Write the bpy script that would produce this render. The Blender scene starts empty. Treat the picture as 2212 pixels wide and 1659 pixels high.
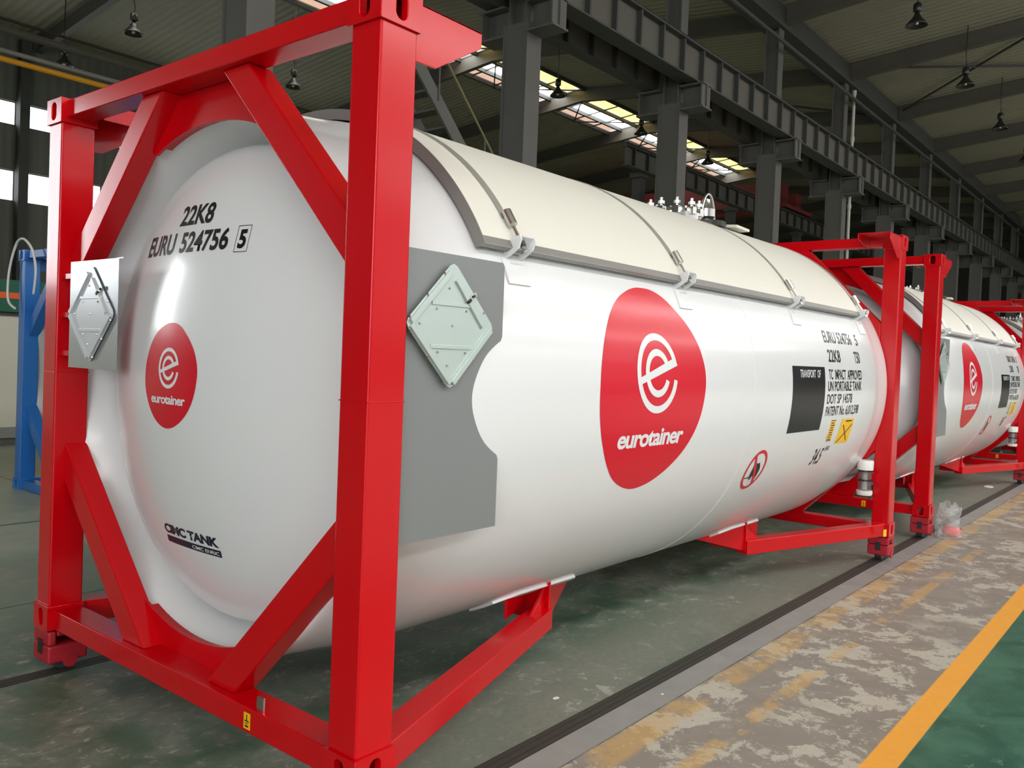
import bpy, bmesh, math, random
from mathutils import Vector, Matrix
random.seed(7)
scene = bpy.context.scene
COL = scene.collection
H = 0.22                      # height of the containers' underside above the floor (they stand on dollies)
YC, ZC, R0 = 1.219, 1.268, 1.2
L, WD, T = 6.058, 2.438, 2.591

# ------------------------------------------------------------------ camera
cam_d = bpy.data.cameras.new('camera'); cam = bpy.data.objects.new('camera', cam_d); COL.objects.link(cam)
r_ = Vector((0.62889195, -0.77652402, 0.03879904)); u_ = Vector((-0.00834425, 0.04315888, 0.99903338)); f_ = Vector((0.77744794, 0.62860779, -0.02066276))
M = Matrix((r_, u_, -f_)).transposed().to_4x4(); M.translation = Vector((-1.78087725, -2.04288143, 1.42858633 + H))
cam.matrix_world = M
cam_d.sensor_fit = 'HORIZONTAL'; cam_d.sensor_width = 36.0
cam_d.lens = 36.0 * 1834.1472 / 2212.0
cam_d.shift_x = -12.13 / 2212.0; cam_d.shift_y = -21.7 / 2212.0
cam_d.clip_start = 0.05; cam_d.clip_end = 400
scene.camera = cam

# ------------------------------------------------------------------ view, world
scene.view_settings.view_transform = 'Standard'; scene.view_settings.look = 'None'
scene.view_settings.exposure = 0.0; scene.view_settings.gamma = 1.0; scene.view_settings.use_curve_mapping = False
w = bpy.data.worlds.new('daylight'); scene.world = w; w.use_nodes = True
w.node_tree.nodes['Background'].inputs[0].default_value = (0.85, 0.92, 1.0, 1); w.node_tree.nodes['Background'].inputs[1].default_value = 1.0
# strengths of the daylight coming in through skylights, windows and the end windows
SKY_E, WIN_E, GATE_E, BIGWIN_E, TALL_E = 10.6, 3.0, 7.6, 1.2, 13.0
HIWIN_E = 3.2

def s2l(c): return c / 12.92 if c <= 0.04045 else ((c + 0.055) / 1.055) ** 2.4
def rgb(r, g, b): return (s2l(r / 255), s2l(g / 255), s2l(b / 255), 1)

# ------------------------------------------------------------------ materials
class NT:
    """small helper that writes node graphs"""
    def __init__(s, name):
        s.m = bpy.data.materials.new(name); s.m.use_nodes = True; s.t = s.m.node_tree; s.b = s.t.nodes['Principled BSDF']
    def n(s, typ, **kw):
        o = s.t.nodes.new(typ)
        for k, v in kw.items(): setattr(o, k, v)
        return o
    def put(s, inp, v):
        if isinstance(v, bpy.types.NodeSocket): s.t.links.new(v, inp)
        else: inp.default_value = v
    def math(s, op, a, b=0.0, clamp=False):
        o = s.n('ShaderNodeMath', operation=op, use_clamp=clamp); s.put(o.inputs[0], a); s.put(o.inputs[1], b); return o.outputs[0]
    def ss(s, v, lo, hi):
        o = s.n('ShaderNodeMapRange', interpolation_type='SMOOTHSTEP'); s.put(o.inputs[0], v)
        o.inputs[1].default_value = lo; o.inputs[2].default_value = hi; return o.outputs[0]
    def band(s, v, lo, hi, e=0.01): return s.math('MULTIPLY', s.ss(v, lo - e, lo + e), s.math('SUBTRACT', 1.0, s.ss(v, hi - e, hi + e)))
    def mix(s, f, a, b):
        o = s.n('ShaderNodeMix', data_type='RGBA'); s.put(o.inputs[0], f); s.put(o.inputs[6], a); s.put(o.inputs[7], b); return o.outputs[2]
    def coord(s, kind='Object'): return s.n('ShaderNodeTexCoord').outputs[kind]
    def mapping(s, v, scale=(1, 1, 1), rot=(0, 0, 0), loc=(0, 0, 0)):
        o = s.n('ShaderNodeMapping'); s.put(o.inputs[0], v); o.inputs[1].default_value = loc; o.inputs[2].default_value = rot; o.inputs[3].default_value = scale; return o.outputs[0]
    def noise(s, v, scale, detail=4, rough=0.55, dist=0.0):
        o = s.n('ShaderNodeTexNoise'); s.put(o.inputs['Vector'], v); o.inputs['Scale'].default_value = scale
        o.inputs['Detail'].default_value = detail; o.inputs['Roughness'].default_value = rough; o.inputs['Distortion'].default_value = dist; return o.outputs[0]
    def bump(s, h, strength, dist=0.01):
        o = s.n('ShaderNodeBump'); o.inputs['Strength'].default_value = strength; o.inputs['Distance'].default_value = dist; s.put(o.inputs['Height'], h); s.t.links.new(o.outputs[0], s.b.inputs['Normal'])
    def base(s, c, rough=0.5, metal=0.0, coat=0.0, spec=0.5):
        s.put(s.b.inputs['Base Color'], c); s.put(s.b.inputs['Roughness'], rough); s.b.inputs['Metallic'].default_value = metal
        s.b.inputs['Coat Weight'].default_value = coat; s.b.inputs['Coat Roughness'].default_value = 0.12; s.b.inputs['Specular IOR Level'].default_value = spec

def mat(name, c, rough=0.5, metal=0.0, coat=0.0, var=0.06, scale=6.0, bump=0.0, bscale=60.0, spec=0.5):
    g = NT(name); v = g.coord(); nz = g.noise(v, scale, 5)
    c2 = tuple(max(0, x * (1 - var * 2)) for x in c[:3]) + (1,)
    g.base(g.mix(nz, c, c2), rough, metal, coat, spec)
    if bump: g.bump(g.noise(v, bscale, 3), bump, 0.004)
    return g.m
def emit(name, c, strength):
    g = NT(name); g.base((0, 0, 0, 1), 1.0); g.b.inputs['Emission Color'].default_value = c; g.b.inputs['Emission Strength'].default_value = strength
    nz = g.noise(g.coord(), 1.5, 2); g.put(g.b.inputs['Emission Strength'], g.math('MULTIPLY', g.math('ADD', g.math('MULTIPLY', nz, 0.2), 0.9), strength)); return g.m

RED = mat('red_gloss_paint', rgb(202, 0, 14), 0.24, coat=0.2, var=0.03, bump=0.05, bscale=90, spec=0.3)
BLUE = mat('blue_gloss_paint', rgb(40, 112, 190), 0.35, coat=0.2, var=0.04)
DOLLYRED = mat('worn_red_paint', rgb(186, 30, 46), 0.5, var=0.2, scale=14, bump=0.8, bscale=40)
WHITE = mat('white_tank_enamel', rgb(226, 228, 228), 0.26, coat=0.35, var=0.01, spec=0.5)
CHROME = mat('bright_plated_frame', rgb(220, 224, 228), 0.25, metal=0.45, var=0.02)
GREYTANK = mat('pale_grey_tank_enamel', rgb(176, 178, 176), 0.35, var=0.02)
CREAM = mat('cream_shade_sheet', rgb(226, 224, 212), 0.5, var=0.01)
LIP = mat('bare_aluminium_lip', rgb(150, 148, 144), 0.42, metal=0.6, var=0.04)
STEEL = mat('stainless_steel', rgb(205, 204, 200), 0.24, metal=0.95, var=0.05)
STRAPM = mat('brushed_strap', rgb(172, 170, 162), 0.4, metal=0.35, var=0.04)
TRACKM = mat('grimy_track_steel', rgb(70, 66, 58), 0.6, metal=0.1, var=0.2, scale=20)
DARKSTEEL = mat('dark_steel', rgb(70, 68, 66), 0.35, metal=0.8, var=0.1)
PANEL = mat('grey_brushed_panel', rgb(134, 137, 137), 0.45, metal=0.25, var=0.03, scale=3)
POLISH = mat('polished_aluminium', rgb(196, 200, 204), 0.28, metal=0.9, var=0.03)
PLAC = mat('galvanised_plate', rgb(200, 214, 208), 0.34, metal=0.55, var=0.03)
DECRED = mat('red_decal_film', rgb(212, 0, 36), 0.28, coat=0.08, var=0.01, spec=0.3)
DECWHITE = mat('white_decal_film', rgb(226, 230, 230), 0.3, var=0.01)
BLACK = mat('black_decal_film', rgb(18, 18, 20), 0.3, coat=0.0, var=0.02, spec=0.3)
NAVY = mat('navy_decal_film', rgb(24, 30, 52), 0.3, var=0.02)
YELLOW = mat('yellow_decal_film', rgb(250, 196, 20), 0.35, var=0.02)
RUBBER = mat('black_rubber', rgb(40, 42, 42), 0.6, var=0.1)
WHEELM = mat('steel_wheel', rgb(92, 96, 94), 0.4, metal=0.5, var=0.1)
PLAST = mat('white_plastic', rgb(232, 232, 226), 0.35, var=0.02)
CONC = mat('painted_grey_steel', rgb(90, 89, 84), 0.6, var=0.12, scale=2.0, bump=0.1)
CONC2 = mat('dark_green_grey_steel', rgb(62, 65, 60), 0.65, var=0.12, scale=2.0)
RAFT = mat('grey_rafter_paint', rgb(84, 82, 72), 0.6, var=0.1, scale=1.2)
RUSTRED = mat('dull_red_crane_paint', rgb(110, 30, 24), 0.6, var=0.15)
YPIPE = mat('yellow_pipe_paint', rgb(232, 160, 20), 0.4, var=0.05)
GPIPE = mat('galvanised_pipe', rgb(150, 150, 146), 0.45, metal=0.3, var=0.08)
WPIPE = mat('white_plastic_pipe', rgb(190, 190, 180), 0.5, var=0.1)
BOOTH = mat('cream_booth_sheet', rgb(205, 203, 184), 0.5, var=0.04, scale=1.5)
GREENP = mat('green_beam_paint', rgb(18, 92, 66), 0.4, var=0.08)
ORANGE = mat('orange_stripe_paint', rgb(235, 95, 25), 0.4, var=0.05)
HOSE = mat('white_hose', rgb(215, 215, 210), 0.4, var=0.02)
BRACK = mat('white_bracket_enamel', rgb(222, 224, 224), 0.3, var=0.01)
SKYW = emit('white_skylight_pane', (1.0, 0.98, 0.97, 1), SKY_E)
FILLPANEL = emit('added_fill_panel', (1.0, 0.985, 1.0, 1), 10.5)  # added panel that brightens the container fronts from behind the camera
SKYY = emit('yellowed_skylight_pane', rgb(255, 226, 128), SKY_E * 0.22)
SKYB = emit('stained_skylight_pane', rgb(228, 190, 165), SKY_E * 0.10)
WINE = emit('bright_window_pane', (0.93, 0.97, 1.0, 1), WIN_E)
BIGWIN = emit('bright_high_window_pane', (0.95, 0.98, 1.0, 1), BIGWIN_E)
TALLWIN = emit('bright_tall_window_pane', (0.95, 0.98, 1.0, 1), TALL_E)
HIWIN = emit('bright_upper_window_pane', (0.95, 0.98, 1.0, 1), HIWIN_E)
GATEM = emit('daylit_end_window', (0.95, 0.97, 1.0, 1), GATE_E)

def glass_mat(name, c, rough=0.05, alpha=0.3):
    g = NT(name); g.base(c, rough); g.b.inputs['Alpha'].default_value = alpha
    g.put(g.b.inputs['Alpha'], g.math('ADD', g.math('MULTIPLY', g.noise(g.coord(), 25, 3), 0.25), alpha - 0.1)); return g.m
CLEAR = glass_mat('clear_plastic_tube', rgb(120, 110, 112), 0.08, 0.45)
BAGM = glass_mat('thin_plastic_film', rgb(215, 218, 216), 0.3, 0.26)
PINK = mat('pink_cloth', rgb(245, 105, 105), 0.7, var=0.05)

def corrugated(name, c, axis, period, rough=0.65, depth=0.5):
    g = NT(name); v = g.coord(); sep = g.n('ShaderNodeSeparateXYZ'); g.put(sep.inputs[0], v)
    wv = g.math('SINE', g.math('MULTIPLY', sep.outputs[axis], 2 * math.pi / period))
    nz = g.noise(v, 0.5, 5)
    g.base(g.mix(nz, c, tuple(x * 0.72 for x in c[:3]) + (1,)), rough); g.bump(wv, depth, 0.03); return g.m
ROOFM = corrugated('corrugated_roof_sheet', rgb(146, 143, 122), 0, 0.3)
WALLM = corrugated('corrugated_wall_sheet', rgb(100, 103, 94), 0, 0.35)

def floor_mat():
    g = NT('worn_painted_concrete'); v = g.coord(); sep = g.n('ShaderNodeSeparateXYZ'); g.put(sep.inputs[0], v); X, Y = sep.outputs[0], sep.outputs[1]
    big = g.noise(v, 0.9, 6, 0.6, 0.4); mid = g.noise(v, 4.0, 8, 0.62, 0.6); fine = g.noise(v, 26, 5, 0.6)
    st = g.noise(g.mapping(v, scale=(1.0, 2.6, 1), rot=(0, 0, 0.5)), 4.5, 9, 0.66, 0.8)
    # edge wobble for painted bands
    Yw = g.math('ADD', Y, g.math('MULTIPLY', g.math('SUBTRACT', mid, 0.5), 0.05))
    green = g.mix(fine, rgb(92, 116, 92), rgb(70, 90, 76)); grey = g.mix(fine, rgb(140, 142, 130), rgb(112, 114, 103))
    c = g.mix(g.ss(g.math('ADD', g.math('MULTIPLY', big, 0.5), g.math('MULTIPLY', mid, 0.5)), 0.44, 0.60), green, grey)
    fl = g.noise(g.mapping(v, scale=(1.0, 1.8, 1), rot=(0, 0, 0.5)), 13, 7, 0.7, 0.5)
    c = g.mix(g.math('MULTIPLY', g.math('MULTIPLY', g.ss(fl, 0.57, 0.61), g.ss(mid, 0.40, 0.60)), 0.7), c, rgb(176, 180, 166))   # scraped flakes
    c = g.mix(g.math('MULTIPLY', g.ss(g.noise(g.mapping(v, loc=(4, 1, 0)), 30, 4), 0.68, 0.72), 0.5), c, rgb(50, 58, 50))       # dark chips
    c = g.mix(g.math('MULTIPLY', g.ss(st, 0.58, 0.68), 0.25), c, rgb(66, 70, 60))
    c = g.mix(g.math('MULTIPLY', g.ss(Y, 2.3, 4.2), 0.8), c, g.mix(g.ss(mid, .4, .6), rgb(160, 172, 146), rgb(176, 178, 162)))     # colour lightened toward the left, in place of side-window light
    # beside the rail the paint is rubbed off
    c = g.mix(g.math('MULTIPLY', g.band(Yw, 0.10, 0.75, 0.25), 0.8), c, grey)
    c = g.mix(g.math('MULTIPLY', g.math('MULTIPLY', g.ss(g.noise(v, 7, 10, .75, .6), 0.57, 0.60), g.math('MULTIPLY', g.ss(big, .42, .58), g.band(Yw, 0.16, 0.95, 0.1))), 0.6), c, rgb(184, 184, 172))
    # smooth grey strip right of the rail
    c = g.mix(g.band(Y, -0.09, 0.15, 0.006), c, g.mix(mid, rgb(158, 156, 151), rgb(134, 133, 129)))
    # walkway
    taupe = g.mix(mid, rgb(154, 145, 134), rgb(126, 119, 110)); walk = g.mix(g.ss(X, 5, 14), taupe, g.mix(mid, rgb(150, 138, 118), rgb(126, 116, 102)))
    st2 = g.noise(g.mapping(v, scale=(1.3, 1.3, 1), loc=(3, 7, 0)), 3.2, 12, 0.78, 0.25); patch = g.math('MULTIPLY', g.ss(st2, 0.515, 0.53), g.ss(big, 0.36, 0.52))
    walk = g.mix(g.math('MULTIPLY', patch, 0.8), walk, g.mix(fine, rgb(206, 200, 184), rgb(182, 180, 164)))
    walk = g.mix(g.math('MULTIPLY', g.band(Yw, -0.25, -0.1, 0.02), g.math('MULTIPLY', g.ss(g.noise(v, 2.2, 10, 0.8), 0.42, 0.56), 0.6)), walk, rgb(204, 164, 92))
    walk = g.mix(g.math('MULTIPLY', g.band(Yw, -0.51, -0.43, 0.015), g.math('MULTIPLY', g.ss(g.noise(g.mapping(v, loc=(9, 2, 0)), 0.9, 10, 0.75), 0.50, 0.56), 0.6)), walk, rgb(200, 162, 96))
    c = g.mix(g.math('SUBTRACT', 1.0, g.ss(Y, -0.097, -0.09)), c, walk)
    c = g.mix(g.math('MULTIPLY', g.band(Y, -0.098, -0.091, 0.002), g.ss(mid, 0.35, 0.6)), c, rgb(70, 68, 64))
    # fresh yellow line and the green lane beyond it
    gl = g.mix(g.ss(mid, .35, .65), rgb(40, 88, 70), rgb(66, 114, 92)); gl = g.mix(g.math('MULTIPLY', g.ss(fl, 0.60, 0.66), .5), gl, rgb(120, 148, 130))
    c = g.mix(g.math('SUBTRACT', 1.0, g.ss(Y, -1.124, -1.116)), c, gl)
    c = g.mix(g.math('SUBTRACT', 1.0, g.ss(Y, -2.62, -2.6)), c, g.mix(mid, rgb(196, 192, 184), rgb(176, 172, 164)))      # unseen pale floor, added to bounce light onto the near roof
    c = g.mix(g.band(Y, -1.12, -0.995, 0.003), c, g.mix(fine, rgb(250, 178, 66), rgb(236, 162, 56)))
    # cracks and slab joints
    vo = g.n('ShaderNodeTexVoronoi', feature='DISTANCE_TO_EDGE'); g.put(vo.inputs['Vector'], g.mapping(v, scale=(1, 1, 0))); vo.inputs['Scale'].default_value = 0.35
    for (lo, hi) in ((6.03, 6.08), (3.55, 3.57)): c = g.mix(g.math('MULTIPLY', g.band(Y, lo, hi, 0.006), 0.8), c, rgb(60, 62, 58))
    for xx in (2.15, 8.2, 14.3): c = g.mix(g.math('MULTIPLY', g.band(X, xx, xx + 0.03, 0.006), g.math('MULTIPLY', g.ss(Y, 3.5, 3.6), 0.6)), c, rgb(60, 62, 58))
    rough = g.math('ADD', g.math('MULTIPLY', mid, 0.3), 0.32)
    g.base(c, rough); g.bump(g.math('ADD', mid, g.math('MULTIPLY', fine, 0.4)), 0.25, 0.004); return g.m
FLOORM = floor_mat()

# ------------------------------------------------------------------ mesh builder
class MB:
    def __init__(s, fn=None): s.bm = bmesh.new(); s.fn = fn
    def _v(s, p): return s.bm.verts.new(s.fn(p) if s.fn else p)
    def box(s, a, b):
        x0, y0, z0 = a; x1, y1, z1 = b
        return s.hexa([(x0, y0, z0), (x1, y0, z0), (x1, y1, z0), (x0, y1, z0), (x0, y0, z1), (x1, y0, z1), (x1, y1, z1), (x0, y1, z1)])
    def hexa(s, pts):
        v = [s._v(p) for p in pts]
        for f in ((0, 3, 2, 1), (4, 5, 6, 7), (0, 1, 5, 4), (1, 2, 6, 5), (2, 3, 7, 6), (3, 0, 4, 7)): s.bm.faces.new([v[i] for i in f])
        return s
    def prism(s, poly, off):
        """polygon (3-D points) pushed along off"""
        a = [s._v(p) for p in poly]; b = [s._v(tuple(p[i] + off[i] for i in range(3))) for p in poly]; n = len(poly)
        s.bm.faces.new(a); s.bm.faces.new(b[::-1])
        for i in range(n): s.bm.faces.new((a[i], a[(i + 1) % n], b[(i + 1) % n], b[i]))
        return s
    def bar(s, p, q, w, h, up=(0, 0, 1)):
        p, q = Vector(p), Vector(q); d = (q - p).normalized(); side = d.cross(Vector(up)).normalized() * (w / 2); u = side.cross(d).normalized() * (h / 2)
        return s.hexa([tuple(x) for x in (p - side - u, p + side - u, q + side - u, q - side - u, p - side + u, p + side + u, q + side + u, q - side + u)])
    def tube(s, pts, r, n=12, closed=False, cap=True):
        pts = [Vector(p) for p in pts]; rings = []; N = len(pts); prev = None
        for i, p in enumerate(pts):
            a = pts[(i - 1) % N] if (i > 0 or closed) else p; b = pts[(i + 1) % N] if (i < N - 1 or closed) else p
            d = (b - a).normalized()
            ref = prev if prev is not None else (Vector((0, 0, 1)) if abs(d.z) < 0.9 else Vector((1, 0, 0)))
            s1 = (ref - d * ref.dot(d)); s1 = s1.normalized() if s1.length > 1e-6 else d.orthogonal().normalized(); prev = s1; s2 = d.cross(s1)
            rr = r[i] if isinstance(r, (list, tuple)) else r
            rings.append([s._v(tuple(p + s1 * (rr * math.cos(2 * math.pi * k / n)) + s2 * (rr * math.sin(2 * math.pi * k / n)))) for k in range(n)])
        M2 = N if closed else N - 1
        for i in range(M2):
            A, B = rings[i], rings[(i + 1) % N]
            for k in range(n): s.bm.faces.new((A[k], A[(k + 1) % n], B[(k + 1) % n], B[k]))
        if cap and not closed:
            s.bm.faces.new(rings[0][::-1]); s.bm.faces.new(rings[-1])
        return s
    def revolve(s, prof, n, fp, closed=False):
        """prof: list of (r, h); fp(r, h, angle) gives a point"""
        rings = []
        for (r, h) in prof:
            rings.append([s._v(fp(r, h, 0))] if r < 1e-6 else [s._v(fp(r, h, 2 * math.pi * k / n)) for k in range(n)])
        for A, B in zip(rings, rings[1:]):
            for k in range(n):
                k2 = (k + 1) % n
                if len(A) == 1 and len(B) == 1: continue
                if len(A) == 1: s.bm.faces.new((A[0], B[k2], B[k]))
                elif len(B) == 1: s.bm.faces.new((A[k], A[k2], B[0]))
                else: s.bm.faces.new((A[k], A[k2], B[k2], B[k]))
        return s
    def lathe(s, prof, c, n=24, axis='z'):
        cx, cy, cz = c
        if axis == 'z': fp = lambda r, h, a: (cx + r * math.cos(a), cy + r * math.sin(a), cz + h)
        elif axis == 'y': fp = lambda r, h, a: (cx + r * math.cos(a), cy + h, cz + r * math.sin(a))
        else: fp = lambda r, h, a: (cx + h, cy + r * math.cos(a), cz + r * math.sin(a))
        return s.revolve(prof, n, fp)
    def build(s, name, m, parent=None, smooth=False, bevel=0.0, seg=2, auto=None):
        bmesh.ops.recalc_face_normals(s.bm, faces=s.bm.faces)
        me = bpy.data.meshes.new(name); s.bm.to_mesh(me); s.bm.free(); me.materials.append(m)
        o = bpy.data.objects.new(name, me); COL.objects.link(o)
        if parent: o.parent = parent
        if smooth or bevel:
            for p in me.polygons: p.use_smooth = True
        if auto is not None:
            try: me.set_sharp_from_angle(angle=auto)
            except Exception: pass
        if bevel:
            b = o.modifiers.new('edge', 'BEVEL'); b.width = bevel; b.segments = seg; b.limit_method = 'ANGLE'; b.angle_limit = 0.6; b.harden_normals = True
        return o

def empty(name, loc, label=None, cat=None, group=None, rz=0):
    o = bpy.data.objects.new(name, None); COL.objects.link(o); o.location = loc; o.rotation_euler = (0, 0, rz); o.empty_display_size = 0.2
    tag(o, label, cat, group); return o
def tag(o, label=None, cat=None, group=None, kind=None):
    if label: o['label'] = label
    if cat: o['category'] = cat
    if group: o['group'] = group
    if kind: o['kind'] = kind
    return o
def copy_tree(o, parent=None):
    c = o.copy(); COL.objects.link(c)
    if parent: c.parent = parent
    for ch in list(o.children): copy_tree(ch, c)
    return c

# ------------------------------------------------------------------ the hall
YA, YW, YR = 8.5, 31.0, -26.0            # column row, left wall, right wall
X0, X1 = -22.0, 96.0
ZE = 11.9
RIDGE1, RIDGE2 = -8.75, 19.75
zr2 = ZE + (RIDGE2 - YA) * 0.10; zr1 = ZE + (YA - RIDGE1) * 0.10
def plane_obj(name, pts, m, kind='structure', thick=None, off=(0, 0, 0.1)):
    mb = MB()
    if thick: mb.prism(pts, off)
    else: mb.bm.faces.new([mb._v(p) for p in pts])
    return tag(mb.build(name, m), kind=kind)
tag(MB().box((X0, YR, -0.3), (X1, YW, 0)).build('floor', FLOORM), kind='structure')

def wall_with_windows(name, y, thick, wins, ztop, xs=None, xe=None):
    """wall along x at y with rectangular openings wins = [(x0,x1,z0,z1)] laid out in rows"""
    X0, X1 = (xs if xs is not None else globals()['X0']), (xe if xe is not None else globals()['X1'])
    mb = MB(); rows = sorted({(a[2], a[3]) for a in wins}); z = 0.0
    for (za, zb) in rows:
        mb.box((X0, y, z), (X1, y + thick, za)); row = sorted([(a[0], a[1]) for a in wins if a[2] == za]); x = X0
        for (xa, xb) in row: mb.box((x, y, za), (xa, y + thick, zb)); x = xb
        mb.box((x, y, za), (X1, y + thick, zb)); z = zb
    mb.box((X0, y, z), (X1, y + thick, ztop)); return tag(mb.build(name, WALLM), kind='structure')
wn = 0
def window(x0, x1, z0, z1, y, m, inward, frames=True):
    global wn; wn += 1
    mb = MB(); mb.box((x0, y - 0.01, z0), (x1, y + 0.01, z1)); o = tag(mb.build('window_%d' % wn, m), kind='structure')
    if frames:
        f = MB(); n = 2; yy = y + inward * 0.06
        for k in range(n + 1):
            xx = x0 + (x1 - x0) * k / n; f.box((xx - 0.025, min(y, yy) , z0), (xx + 0.025, max(y, yy), z1))
        f.box((x0, min(y, yy), z0 - 0.03), (x1, max(y, yy), z0 + 0.03)); f.box((x0, min(y, yy), z1 - 0.03), (x1, max(y, yy), z1 + 0.03))
        f.build('window_frame', CONC, o)
    return o
lw = []
for k in range(-4, 4):
    xa = 10.68 + k * 3.05; lw += [(xa, xa + 2.72, 9.12, 9.95), (xa, xa + 2.72, 6.45, 7.54)]
lw2 = [(-13.0, -9.2, 3.6, 10.2)]
wall_with_windows('wall_left', YW, 0.25, lw, ZE + 0.6, xs=-2.6)
wall_with_windows('wall_side', YW, 0.25, lw2, ZE + 0.6, xe=-2.6)
for a in lw: window(*a, YW + 0.14, WINE, -1)
for a in lw2: window(*a, YW + 0.14, TALLWIN, -1)
rw = [(-1.0 + 6 * k, 4.0 + 6 * k, 2.2, 6.6) for k in range(9)]
rw += [(a, b, 8.4, 11.0) for (a, b, c_, d_) in rw]
wall_with_windows('wall_right', YR - 0.25, 0.25, rw, ZE + 0.6)
for a in rw: window(*a, YR - 0.14, BIGWIN if a[2] < 5 else HIWIN, 1)
# end walls: a wide glazed opening behind the camera lets daylight in
mb = MB()
for (ya, yb, za, zb) in ((YR, -23, 0, 14), (-5, YW, 0, 14), (-23, -5, 9.6, 14), (-23, -5, 0, 1.6)): mb.box((X0 - 0.25, ya, za), (X0, yb, zb))
tag(mb.build('wall_back', WALLM), kind='structure')
tag(MB().box((X0 - 0.24, -23, 1.6), (X0 - 0.2, -5, 9.6)).build('window_%d' % (wn + 1), GATEM), kind='structure')
wn += 1
tag(MB().box((X1, YR, 0), (X1 + 0.25, YW, 14)).build('wall_front', WALLM), kind='structure')
# roof planes, with slots for the skylights
def roof(name, ya, za, yb, zb):
    return plane_obj(name, [(X0, ya, za), (X1, ya, za), (X1, yb, zb), (X0, yb, zb)], ROOFM, thick=True)
mb = MB()
def roofstrip(mb, ya, yb, f): mb.prism([(X0, ya, f(ya)), (X1, ya, f(ya)), (X1, yb, f(yb)), (X0, yb, f(yb))], (0, 0, 0.12))
f2 = lambda y: ZE + 0.55 + min(y - YA, 2 * (RIDGE2 - YA) - (y - YA)) * 0.10
f1 = lambda y: ZE + 0.55 + min(YA - y, 2 * (YA - RIDGE1) - (YA - y)) * 0.10
S2 = (RIDGE2 - 0.1, RIDGE2 + 2.6); SK1 = (-12.6, -10.2); SK3 = (-21.5, -19.0)
for a, b in ((YA, S2[0]), (S2[1], YW)): roofstrip(mb, a, b, f2)
for (xa, xb) in ((X0, 5.0), (47.2, X1)): mb.prism([(xa, S2[0], f2(S2[0])), (xb, S2[0], f2(S2[0])), (xb, S2[1], f2(S2[1])), (xa, S2[1], f2(S2[1]))], (0, 0, 0.12))
for sk in (SK1, SK3):
    for (xa, xb) in ((X0, -20), (60, X1)): mb.prism([(xa, sk[0], f1(sk[0])), (xb, sk[0], f1(sk[0])), (xb, sk[1], f1(sk[1])), (xa, sk[1], f1(sk[1]))], (0, 0, 0.12))
for a, b in ((SK1[1], YA), (RIDGE1, SK1[1]), (SK3[1], SK1[0]), (YR, SK3[0])):
    if abs(a - b) > 0.01 and a < b: roofstrip(mb, a, b, f1)
ceil = tag(mb.build('ceiling', ROOFM), kind='structure')
def sky_strip(x0, x1, ya, yb, f, m):
    global wn; wn += 1
    mb = MB(); mb.prism([(x0, ya, f(ya) + .05), (x1, ya, f(ya) + .05), (x1, yb, f(yb) + .05), (x0, yb, f(yb) + .05)], (0, 0, 0.02))
    return tag(mb.build('window_%d' % wn, m), kind='structure')
for k in range(7):
    xa = 5.3 + 6 * k
    sky_strip(xa, xa + 5.6, RIDGE2 - 0.05, RIDGE2 + 0.85, f2, SKYY)
    sky_strip(xa, xa + 5.6, RIDGE2 + 1.0, RIDGE2 + 1.75, f2, SKYW)
    sky_strip(xa, xa + 5.6, RIDGE2 + 1.85, RIDGE2 + 2.5, f2, SKYB)
for (xa, xb) in ((-16, -5),): sky_strip(xa, xb, -7.4, -3.6, lambda y: f1(y) - .14, FILLPANEL)      # added glowing fill panel hung under the roof behind the camera, no window
sky_strip(-20, 60, SK1[0] + .1, SK1[1] - .1, f1, SKYW)
sky_strip(-20, 60, SK3[0] + .1, SK3[1] - .1, f1, SKYW)

# skylight framing: purlins and thin glazing bars over the strip
mb = MB()
for yy in (RIDGE2 - .1, RIDGE2 + .92, RIDGE2 + 1.8, RIDGE2 + 2.55): mb.bar((5, yy, f2(yy) - .06), (47.2, yy, f2(yy) - .06), 0.12, 0.14)
x = 5.0
while x < 47.2:
    mb.bar((x, RIDGE2 - .1, f2(RIDGE2) - .02), (x, RIDGE2 + 2.6, f2(RIDGE2 + 2.6) - .02), 0.05, 0.05); x += 1.5
for k in range(7):
    xa = 5 + 6 * k; mb.bar((xa, RIDGE2 - .1, f2(RIDGE2) - .14), (xa + 3, RIDGE2 + 2.6, f2(RIDGE2 + 2.6) - .14), .05, .05); mb.bar((xa + 3, RIDGE2 + 2.6, f2(RIDGE2 + 2.6) - .14), (xa + 6, RIDGE2 - .1, f2(RIDGE2) - .14), .05, .05)
tag(mb.build('trim_1', CONC2), kind='structure')

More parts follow.
